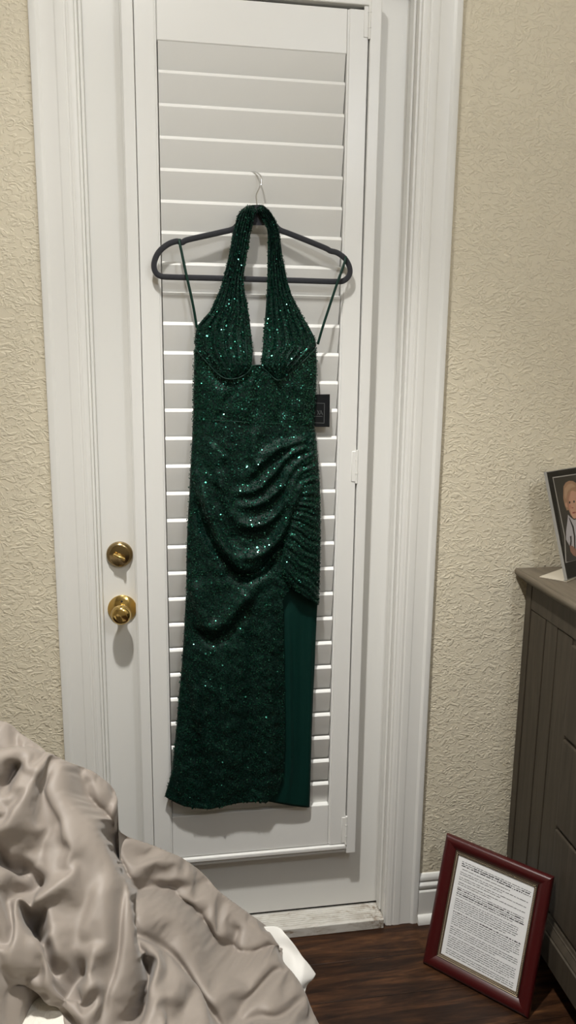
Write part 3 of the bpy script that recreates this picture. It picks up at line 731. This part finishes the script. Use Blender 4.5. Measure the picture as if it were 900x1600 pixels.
# soft crumple, then a light blur within the cloth so that seams between folds stay soft
wx = GA+.02*soft_noise(GA, GB, 16, 21); wz = GB+.02*soft_noise(GA, GB, 16, 22)
HH += np.where(valid, .0030*soft_noise(wx, wz, 20, 23)+.0008*soft_noise(wx, wz, 70, 24), 0)
for _ in range(2):
    num = np.zeros(HH.shape); den = np.zeros(HH.shape)
    for di, dj, wgt in ((0, 0, 2), (1, 0, 1), (-1, 0, 1), (0, 1, 1), (0, -1, 1)):
        sh_ = np.roll(np.roll(HH, di, 0), dj, 1); vv_ = np.roll(np.roll(valid, di, 0), dj, 1)
        ok = vv_ & (np.abs(sh_-HH) < (.02 if _ < 1 else 1)); num += np.where(ok, sh_*wgt, 0); den += np.where(ok, wgt, 0)
    HH = np.where(valid, num/np.maximum(den, 1), HH)
idx = -np.ones(HH.shape, int); ii, jj = np.where(valid); idx[ii, jj] = np.arange(len(ii))
VV = DO+GA[ii, jj][:, None]*DE1+GB[ii, jj][:, None]*DE2+HH[ii, jj][:, None]*DN
a = idx[:-1, :-1]; b = idx[:-1, 1:]; c = idx[1:, 1:]; e = idx[1:, :-1]
ok = (a >= 0) & (b >= 0) & (c >= 0) & (e >= 0)
FQ = np.stack([a[ok], b[ok], c[ok], e[ok]], 1)
# bottom and rim: the cloth turns under along its outline
from collections import Counter
ec = Counter()
for q in FQ.tolist():
    for k_ in range(4): ec[(q[k_], q[(k_+1) % 4])] += 1
rim = [(p, q) for (p, q) in ec if (q, p) not in ec]
rv = sorted({p for e_ in rim for p in e_}); nR = len(rv); NRING = 8
pos = {p: k_ for k_, p in enumerate(rv)}
nb = {}
for p, q in rim: nb.setdefault(p, []).append(q); nb.setdefault(q, []).append(p)
for _ in range(14):                         # smooth the cut outline of the cloth
    new = {p: VV[p]*.4+.6*np.mean([VV[x] for x in n_], 0) for p, n_ in nb.items() if len(n_) == 2}
    for p, c_ in new.items(): VV[p] = c_
cen = VV.mean(0)
# order along the rim, so that the hanging sides fall in even folds
order = {}; todo = set(rv); turn = 0
while todo:
    p = min(todo); L_ = 0
    while p is not None:
        todo.discard(p); order[p] = L_
        q = [x for x in nb[p] if x in todo]
        if q: L_ += float(np.linalg.norm(VV[q[0]]-VV[p]))
        p = q[0] if q else None
rings = []
for k_ in range(1, NRING+1):
    ring = []
    for p in rv:
        b0 = VV[p]-DN*.018; onb = b0[0] < -.13 and b0[1] < -.64
        zb = (.565 if onb else .015); t_ = max(0, (k_-1)/(NRING-1)); fall = max(b0[2]-zb, .05)
        out = np.array([b0[0]-cen[0], b0[1]-cen[1], 0]); out /= max(np.linalg.norm(out), 1e-6)
        wob = .016*math.sin(order[p]*38)+.008*math.sin(order[p]*91+1)
        q = b0+out*(-.03*min(1, t_*4)+wob*min(1, t_*3)*min(1, fall/.2)+.02*t_*min(1, fall/.4)); q[2] = b0[2]-fall*t_**1.1
        ring.append(q)
    rings.append(ring)
VV2 = np.vstack([VV]+[np.array(r_) for r_ in rings])
FA = FQ.tolist()
for k_ in range(NRING):
    ia = (lambda p: p) if k_ == 0 else (lambda p, o_=len(VV)+(k_-1)*nR: o_+pos[p])
    ib = (lambda p, o_=len(VV)+k_*nR: o_+pos[p])
    FA += [(ia(q), ia(p), ib(p), ib(q)) for p, q in rim]
dv_ = mesh('duvet', VV2, FA, DUVET, None, True)
# let the cloth settle: more fabric than the heap needs, held loosely to it, so that it buckles into its own creases
vg = dv_.vertex_groups.new(name='hold')
rimset = set(rv); near = np.full(len(VV2), 1.0); near[:len(VV)] = HOLD
for p in rv: near[p] = 1.0
for wv in sorted(set(np.round(near, 2).tolist())):
    vg.add([i for i in range(len(near)) if round(float(near[i]), 2) == wv], float(wv), 'REPLACE')
cm = dv_.modifiers.new('cloth', 'CLOTH'); cs = cm.settings
cs.quality = 6; cs.mass = .25; cs.tension_stiffness = 18; cs.compression_stiffness = 18; cs.shear_stiffness = 8; cs.bending_stiffness = BEND
cs.tension_damping = cs.compression_damping = cs.shear_damping = 12; cs.bending_damping = 2; cs.air_damping = 3
cs.vertex_group_mass = 'hold'; cs.pin_stiffness = PINS; cs.shrink_min = EXCESS; cs.effector_weights.gravity = .1
cm.collision_settings.use_collision = False; cm.collision_settings.use_self_collision = False
cm.point_cache.frame_start = 1; cm.point_cache.frame_end = NFR
for f_ in range(1, NFR+1): scene.frame_set(f_)
dgr = bpy.context.evaluated_depsgraph_get(); me2 = bpy.data.meshes.new_from_object(dv_.evaluated_get(dgr))
dv_.modifiers.clear(); old = dv_.data; dv_.data = me2; bpy.data.meshes.remove(old); scene.frame_set(1)
me2.polygons.foreach_set('use_smooth', [True]*len(me2.polygons))
sb_ = dv_.modifiers.new('subsurf', 'SUBSURF'); sb_.levels = 1; sb_.render_levels = 2
thing(dv_, 'crumpled taupe duvet heaped on the corner of the bed', 'duvet')

# bed: mattress with quilted topper, base, and a white sheet corner hanging at the foot
bed = empty('bed', (-.9, -1.35, 0)); thing(bed, 'bed with a white quilted mattress top under the taupe duvet', 'bed')
BX0, BX1, BY0, BY1 = -2.0, -.13, -2.05, -.66
child(MB().box(BX0, BX1, BY0, BY1, .30, .54, .05, 4).obj('mattress', SHEET, None, True), bed)
nx, ny = 120, 80; gx = np.linspace(BX0+.03, BX1-.02, nx); gy = np.linspace(BY0+.03, BY1-.02, ny)
TX, TYY = np.meshgrid(gx, gy)
qz = .566+.010*np.abs(np.sin(TX*22+TYY*9)*np.sin(TYY*24-TX*7))**.6+.004*soft_noise(TX, TYY, 30, 31)
ed = np.minimum(np.minimum(TX-BX0, BX1-TX), np.minimum(TYY-BY0, BY1-TYY)); qz -= .03*np.clip(1-ed/.06, 0, 1)**2
child(mesh('mattress_topper', np.stack([TX, TYY, qz], -1).reshape(-1, 3), grid_faces(ny, nx), QUILT, None, True), bed)
child(MB().box(BX0+.03, BX1-.03, BY0+.03, BY1-.03, .06, .30, .01).obj('bed_base', DARK), bed)
for x in (BX0+.1, BX1-.1):
    for y in (BY0+.1, BY1-.1): child(MB().box(x-.03, x+.03, y-.03, y+.03, 0, .06, .004).obj('leg', DARK), bed)
SC = [[(400, 1478, -.45), (436, 1472, -.42), (450, 1478, -.42), (464, 1490, -.425), (477, 1506, -.43), (486, 1518, -.435), (493.5, 1529, -.44)],
      [(390, 1500, -.46), (430, 1490, -.435), (448, 1496, -.432), (462, 1508, -.435), (473, 1519, -.44), (481, 1530, -.445), (487, 1537, -.45)],
      [(380, 1520, -.46), (420, 1510, -.45), (444, 1514, -.45), (458, 1525, -.448), (468, 1534, -.45), (476, 1542, -.452), (480.5, 1545.5, -.455)],
      [(370, 1550, -.47), (410, 1540, -.47), (436, 1540, -.465), (450, 1546, -.46), (460, 1552, -.46), (468, 1558, -.46), (474, 1562, -.46)]]
G0 = np.array([[at(*p) for p in r_] for r_ in SC])
G1 = np.array([smooth_path(r_, 6) for r_ in G0]); G2 = np.stack([smooth_path(G1[:, j], 6) for j in range(G1.shape[1])], 1)
nr, nc = G2.shape[:2]
SS, TT = np.meshgrid(np.linspace(0, 1, nc), np.linspace(0, 1, nr))
G2[..., 1] += .045*np.clip(1-1.5*SS, 0, 1)+.012*(1-TT)-.008*np.sin(SS*9+TT*3)*np.sin(TT*math.pi)
st = mesh('bed_sheet', G2.reshape(-1, 3), grid_faces(nr, nc), SHEET, None, True)
md = st.modifiers.new('solid', 'SOLIDIFY'); md.thickness = .003
thing(st, 'corner of a white sheet poking out beneath the taupe duvet above the floor', 'sheet')

# ------------------------------------------------------------------ dresser
FX = .966; BYD = .012; FYD = -1.30; TOPZ = 1.060
dr = empty('dresser', (1.2, -.64, 0)); thing(dr, 'weathered brown wooden dresser with moulded top and base against the right wall', 'dresser')
def drp(o): return child(o, dr)
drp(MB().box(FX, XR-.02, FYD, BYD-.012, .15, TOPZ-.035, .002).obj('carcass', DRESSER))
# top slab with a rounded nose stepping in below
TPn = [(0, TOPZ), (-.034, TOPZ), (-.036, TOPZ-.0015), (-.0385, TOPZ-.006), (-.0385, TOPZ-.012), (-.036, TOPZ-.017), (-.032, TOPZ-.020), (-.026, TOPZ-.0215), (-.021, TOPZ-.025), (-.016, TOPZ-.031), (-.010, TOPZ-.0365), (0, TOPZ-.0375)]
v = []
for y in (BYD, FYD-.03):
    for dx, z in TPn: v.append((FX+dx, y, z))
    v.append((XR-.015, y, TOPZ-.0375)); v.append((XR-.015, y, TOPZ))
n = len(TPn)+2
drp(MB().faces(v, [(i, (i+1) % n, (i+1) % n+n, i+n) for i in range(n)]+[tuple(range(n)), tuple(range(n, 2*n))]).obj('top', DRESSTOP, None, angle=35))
drp(MB().box(FX-.0335, FX-.0305, FYD-.02, BYD-.002, TOPZ-.0005, TOPZ+.0012, .0006, 1).obj('top_bead', DRESSTOP))
# face frame and panels of the front
yA, yB, yC, yD = -.030, -.111, -.171, -.244
drp(MB().box(FX-.007, FX+.003, yA, BYD-.012, .20, TOPZ-.038, .0015).obj('corner_post', DRESSER))
drp(MB().box(FX-.0045, FX+.003, yB, yA-.0015, .20, .955, .002).obj('stile', DRESSER))
drp(MB().box(FX-.003, FX+.003, yC, yB-.002, .20, .957, .002).obj('stile', DRESSER))
drp(MB().box(FX-.006, FX+.003, FYD, yA-.0015, .957, TOPZ-.038, .002).obj('rail', DRESSER))
drp(MB().box(FX-.002, FX+.003, yD, yC-.002, .20, .953, .0015).obj('stile', DRESSER))
zz = .212
for i in range(3):
    yy0, yy1 = FYD+.04, yD-.004
    f_ = drp(MB().box(FX-.008, FX+.002, yy0, yy1, zz, zz+.236, .004).obj('drawer', DRESSER))
    for q in (-.35,):
        v, ff_ = lathe([(.0001, .03), (.012, .028), (.015, .022), (.009, .012), (.009, 0)], 20)
        v = [(FX-.008+p[1], -.8+p[0], zz+.118+p[2]) for p in v]
        o = mesh('knob', v, ff_, BRASSD, None, True); o.parent = f_
    zz += .246
BM = [(0, .215), (-.004, .212), (-.006, .205), (-.009, .203), (-.009, .200), (-.014, .194), (-.018, .186), (-.018, .182), (-.022, .180), (-.022, .105), (0, .105)]
v = []
for y in (BYD-.012, FYD):
    for dx, z in BM: v.append((FX+dx, y, z-.015))
n = len(BM)
drp(MB().faces(v, [(i, (i+1) % n, (i+1) % n+n, i+n) for i in range(n)]+[tuple(range(n)), tuple(range(n, 2*n))]).obj('base_moulding', DRESSER, None, angle=20))
drp(MB().box(FX, XR-.02, FYD, BYD-.012, .092, .15).obj('plinth', DRESSER))
for x in (FX+.08, XR-.08):
    for y in (FYD+.06, BYD-.09): drp(MB().box(x-.03, x+.03, y-.03, y+.03, 0, .092, .006).obj('leg', DRESSER))

# white card lying on the dresser under the photo
cp = [atz(x, y, TOPZ+.001) for x, y in ((843, 902), (878, 889.5), (925, 893), (886, 909.5))]
vv = [p for p in cp]+[p+np.array([0, 0, .0022]) for p in cp]
pcard = MB().faces(vv, [(0, 1, 2, 3), (4, 5, 6, 7), (0, 1, 5, 4), (1, 2, 6, 5), (2, 3, 7, 6), (3, 0, 4, 7)]).obj('paper_card', PAPER)
thing(pcard, 'off-white paper card lying on the dresser under the photo frame', 'paper')
PAPER2 = mat('cream_card', (.52, .47, .38), .6); pcard.data.materials[0] = PAPER2

# ------------------------------------------------------------------ photo in an acrylic frame on the dresser
B0 = atz(885, 907, TOPZ+.005)
aa, tt, PH, PW = math.radians(32), math.radians(17), .28, .215
pw = np.array([math.cos(aa), math.sin(aa), 0]); pn = np.array([math.sin(aa), -math.cos(aa), 0])
pu = np.array([0, 0, 1])*math.cos(tt)-pn*math.sin(tt); pf = np.cross(pw, pu); pf = pf if pf[1] < 0 else -pf
ph = empty('photo_frame', B0+pw*PW/2); thing(ph, 'clear acrylic photo frame with black-matted portrait of a small child on the dresser', 'photo frame')
PW = min(PW, .2)
def pp(u, v_, d_=0.0): return B0+pw*u+pu*v_+pf*d_
def slab(name, u0, u1, v0, v1, d0, d1, M_):
    vv = [pp(u, v_, d_) for d_ in (d0, d1) for u, v_ in ((u0, v0), (u1, v0), (u1, v1), (u0, v1))]
    return child(MB().faces(vv, [(0, 1, 2, 3), (4, 5, 6, 7), (0, 1, 5, 4), (1, 2, 6, 5), (2, 3, 7, 6), (3, 0, 4, 7)]).obj(name, M_), ph)
slab('acrylic_back', 0, PW, 0, PH, -.0045, -.001, ACRYL)
slab('mat_board', .002, PW-.002, .002, PH-.002, -.0009, .0, mat('black_mat', (.008, .008, .008), .6, 0, Specular_IOR_Level=.15))
slab('cover_pane', 0, PW, 0, PH, .0022, .0036, GLASS)
slab('acrylic_edge', -.0010, .0, 0, PH, -.0045, .0034, ACRYL)
slab('acrylic_foot', 0, PW, -.001, .001, -.06, -.0046, ACRYL)
def on_photo(x, y, d_):
    q = atplane(x, y, B0+pf*d_, pf); return q
def flat(mb, px, d_):
    vv = [on_photo(x, y, d_) for x, y in px]; mb.faces(vv, [tuple(range(len(vv)))]); return mb
def print_part(name, px_list, d_, c, rough=.6):
    mb = MB()
    for px in px_list: flat(mb, px, d_)
    return child(mb.obj(name, mat(name+'_ink', c, rough)), ph)
def ell(cx, cy, rx, ry, rot=0, n=24):
    return [(cx+rx*math.cos(t_)*math.cos(rot)-ry*math.sin(t_)*math.sin(rot), cy+rx*math.cos(t_)*math.sin(rot)+ry*math.sin(t_)*math.cos(rot)) for t_ in np.linspace(0, 2*math.pi, n, endpoint=False)]
print_part('print_background', [[(864, 746.5), (915, 739), (938, 864), (883.5, 879)]], .0002, (.020, .018, .015))
print_part('print_border', [[(863.2, 745.6), (915, 738), (915, 739.3), (864.4, 747)], [(863.2, 745.6), (864.4, 747), (883, 838), (885, 879), (883.6, 879.5), (881.8, 838)], [(883.6, 878.6), (938, 864), (938, 865), (883.6, 879.6)]], .0004, (.42, .40, .37))
print_part('print_hair', [[(880.5, 760), (884, 754), (889, 751.2), (895, 751.5), (902, 756), (908, 765), (910, 785), (907, 800), (890, 795), (886, 798), (882.5, 790), (880, 778)]], .0005, (.33, .19, .11))
print_part('print_face', [[(886, 775), (889, 769), (895, 766.5), (903, 770), (907.5, 780), (908, 793), (904, 803), (899, 810.5), (896, 810), (891.5, 804), (888, 796), (885.7, 786)], ell(885.2, 789, 1.7, 4, -.2)], .0007, (.52, .29, .20))
print_part('print_blush', [ell(890.6, 792, 2.2, 3)], .0008, (.50, .23, .16)); print_part('print_blush', [ell(903, 790, 2.2, 3)], .0008, (.50, .23, .16))
print_part('print_shade', [[(886, 775), (889, 769), (892, 768), (889, 780), (889.5, 794), (893, 805), (896, 810), (891.5, 804), (888, 796), (885.7, 786)]], .0008, (.36, .19, .12))
print_part('print_lock', [[(882, 764), (887, 757), (894, 755), (900, 760), (893, 762), (887, 768), (884.5, 780), (882, 776)]], .0006, (.42, .27, .17))
print_part('print_eye', [ell(890.2, 785, 1.25, 2.0), ell(896.9, 783.8, 1.25, 2.0)], .0009, (.035, .022, .018))
print_part('print_mouth', [ell(897, 801, 3, 1.3, -.15), ell(894.6, 793.5, 1.7, .8)], .0009, (.28, .07, .06))
print_part('print_shirt', [[(887.5, 804), (891, 808), (897, 812.5), (903, 811), (912, 812), (916, 835), (915, 860), (897, 857), (890, 853), (884.6, 843), (884.6, 830), (886.5, 815)]], .0006, (.42, .40, .42))
print_part('print_suspender', [[(888.5, 808), (890.3, 809.5), (896.5, 823), (899, 838), (899.3, 858), (897.3, 858), (896.6, 838), (894.2, 824)], [(890.4, 838), (893, 837), (893.4, 846), (892.6, 853), (890, 853), (891.3, 845)]], .0008, (.02, .018, .02))
print_part('print_hand', [[(890, 852), (895, 853), (900, 858), (900, 870), (896, 868), (891.5, 862)]], .0008, (.26, .13, .09))
print_part('print_trousers', [[(893, 868), (901, 868), (926, 862), (934, 866), (887.5, 878.2), (886, 870)]], .0005, (.02, .018, .02))

# ------------------------------------------------------------------ mahogany frame with a document, leaning on the dresser
FBL, FBR = atz(660, 1504, 0.003), atz(825, 1592, 0.003)
fw_ = FBR-FBL; FWD = np.linalg.norm(fw_); fw_ /= FWD; fn = np.cross(fw_, [0, 0, 1.0]); FT = math.radians(17.5); FH = .351
fu = np.array([0, 0, 1.0])*math.cos(FT)-fn*math.sin(FT); ff = np.cross(fw_, fu)
if np.dot(ff, fn) < 0: ff = -ff
df = empty('document_frame', FBL+fw_*FWD/2); thing(df, 'dark red wooden frame holding a typed document, leaning on the floor against the dresser', 'picture frame')
def fp(u, v_, d_): return FBL+fw_*u+fu*v_+ff*d_
def loop_strip(name, prof, M_, u0, u1, v0, v1, side):
    """one mitred side of a moulding; prof = (inset, depth)"""
    c = {'b': ((u0, v0), (u1, v0), (1, 1), (-1, 1)), 'r': ((u1, v0), (u1, v1), (-1, 1), (-1, -1)), 't': ((u1, v1), (u0, v1), (-1, -1), (1, -1)), 'l': ((u0, v1), (u0, v0), (1, -1), (1, 1))}[side]
    v = []
    for (p, s_) in ((c[0], c[2]), (c[1], c[3])):
        for i_, d_ in prof: v.append(fp(p[0]+s_[0]*i_, p[1]+s_[1]*i_, d_))
    n = len(prof)
    return child(MB().faces(v, [(i, i+1, i+1+n, i+n) for i in range(n-1)]+[(n-1, 0, n, 2*n-1), tuple(range(n)), tuple(range(n, 2*n))]).obj(name, M_, None, angle=40), df)
FPf = [(0.0, -.012), (0, -.004), (.0015, .0005), (.006, .0035), (.012, .0045), (.019, .0035), (.026, .0000), (.031, -.004), (.0335, -.0055), (.0345, -.008), (.0345, -.012)]
GPf = [(.0338, -.0095), (.0338, -.004), (.0350, -.0022), (.0360, -.0028), (.0368, -.0048), (.0405, -.0058), (.0412, -.0050), (.0420, -.0062), (.0425, -.0095)]
for sd in 'brtl':
    loop_strip('frame_side', FPf, MAHOG, 0, FWD, 0, FH, sd)
for sd in 'brtl':
    loop_strip('gilt_lip', GPf, GOLD, 0, FWD, 0, FH, sd)
bd = MB()
bv, bf = [], []
for k_ in range(6): pass
def bead(c):
    vv = []
    for r_, h_ in ((.0017, 0), (.0012, .0012)):
        for k_ in range(6):
            w_ = k_*math.pi/3; vv.append(c+fw_*r_*math.cos(w_)+fu*r_*math.sin(w_)+ff*h_)
    vv.append(c+ff*.0017)
    bd.faces(vv, [(k_, (k_+1) % 6, 6+(k_+1) % 6, 6+k_) for k_ in range(6)]+[(6+k_, 6+(k_+1) % 6, 12) for k_ in range(6)])
ins_ = .0387
for i in range(int((FWD-2*ins_)/.0042)+1):
    u = ins_+i*.0042; bead(fp(u, ins_, -.0052)); bead(fp(u, FH-ins_, -.0052))
for i in range(1, int((FH-2*ins_)/.0042)):
    v_ = ins_+i*.0042; bead(fp(ins_, v_, -.0052)); bead(fp(FWD-ins_, v_, -.0052))
bo = child(bd.obj('gilt_beading', mat('bright_gilt', (.50, .42, .31), .35, .7), None, True), df); bo['kind'] = 'stuff'
def fslab(name, u0, u1, v0, v1, d0, d1, M_):
    vv = [fp(u, v_, d_) for d_ in (d0, d1) for u, v_ in ((u0, v0), (u1, v0), (u1, v1), (u0, v1))]
    return child(MB().faces(vv, [(0, 1, 2, 3), (4, 5, 6, 7), (0, 1, 5, 4), (1, 2, 6, 5), (2, 3, 7, 6), (3, 0, 4, 7)]).obj(name, M_), df)
q0 = .0415
fslab('paper_sheet', q0-.002, FWD-q0+.002, q0-.002, FH-q0+.002, -.0100, -.0094, PAPER)
fslab('glass_pane', q0-.0005, FWD-q0+.0005, q0-.0005, FH-q0+.0005, -.0086, -.0078, GLASS)
fslab('backing_board', .006, FWD-.006, .006, FH-.006, -.0125, -.0102, DARK)
# typed lines: too small to read in the photo, so word-long marks of print
tx = MB(); rt = random.Random(4)
LW = FWD-2*q0
paras = [(3, [1, 2]), (1, []), (2, []), (2, []), (2, []), (5, [1, 3]), (6, []), (7, [0]), (4, []), (6, []), (4, [])]
vtop = FH-q0-.016; lh = .0062
skew = -.018
for pi, (nl, bold) in enumerate(paras):
    for i in range(nl):
        u = q0+.013+(.004 if pi == 1 else 0)
        end = q0+LW-.010 if i < nl-1 else q0+LW*rt.uniform(.5, .9)
        if pi == 0: end = q0+LW-.006
        if pi in (6,): end -= .012
        while u < end:
            wl = rt.choice([.004, .006, .008, .010, .013, .016]); wl = min(wl, end-u)
            if wl < .0025: break
            isb = i in bold and (rt.random() < .75)
            hh = .0027 if isb else .0019
            vv_ = vtop+skew*(u-q0)
            # a word is a run of letter marks of uneven height
            x = u
            while x < u+wl-.0008:
                lw_ = rt.uniform(.0007, .0013); h2 = hh*rt.uniform(.7, 1.25)
                tx.faces([fp(x, vv_, -.0092), fp(x+lw_, vv_, -.0092), fp(x+lw_, vv_+h2, -.0092), fp(x, vv_+h2, -.0092)], [(0, 1, 2, 3)])
                x += lw_+(.0 if isb else .00025)
            u += wl+.0016
        vtop -= lh*.86
        if vtop < q0+.008: break
    vtop -= .0030
    if vtop < q0+.008: break
to = child(tx.obj('typed_text', INK), df); to['kind'] = 'stuff'
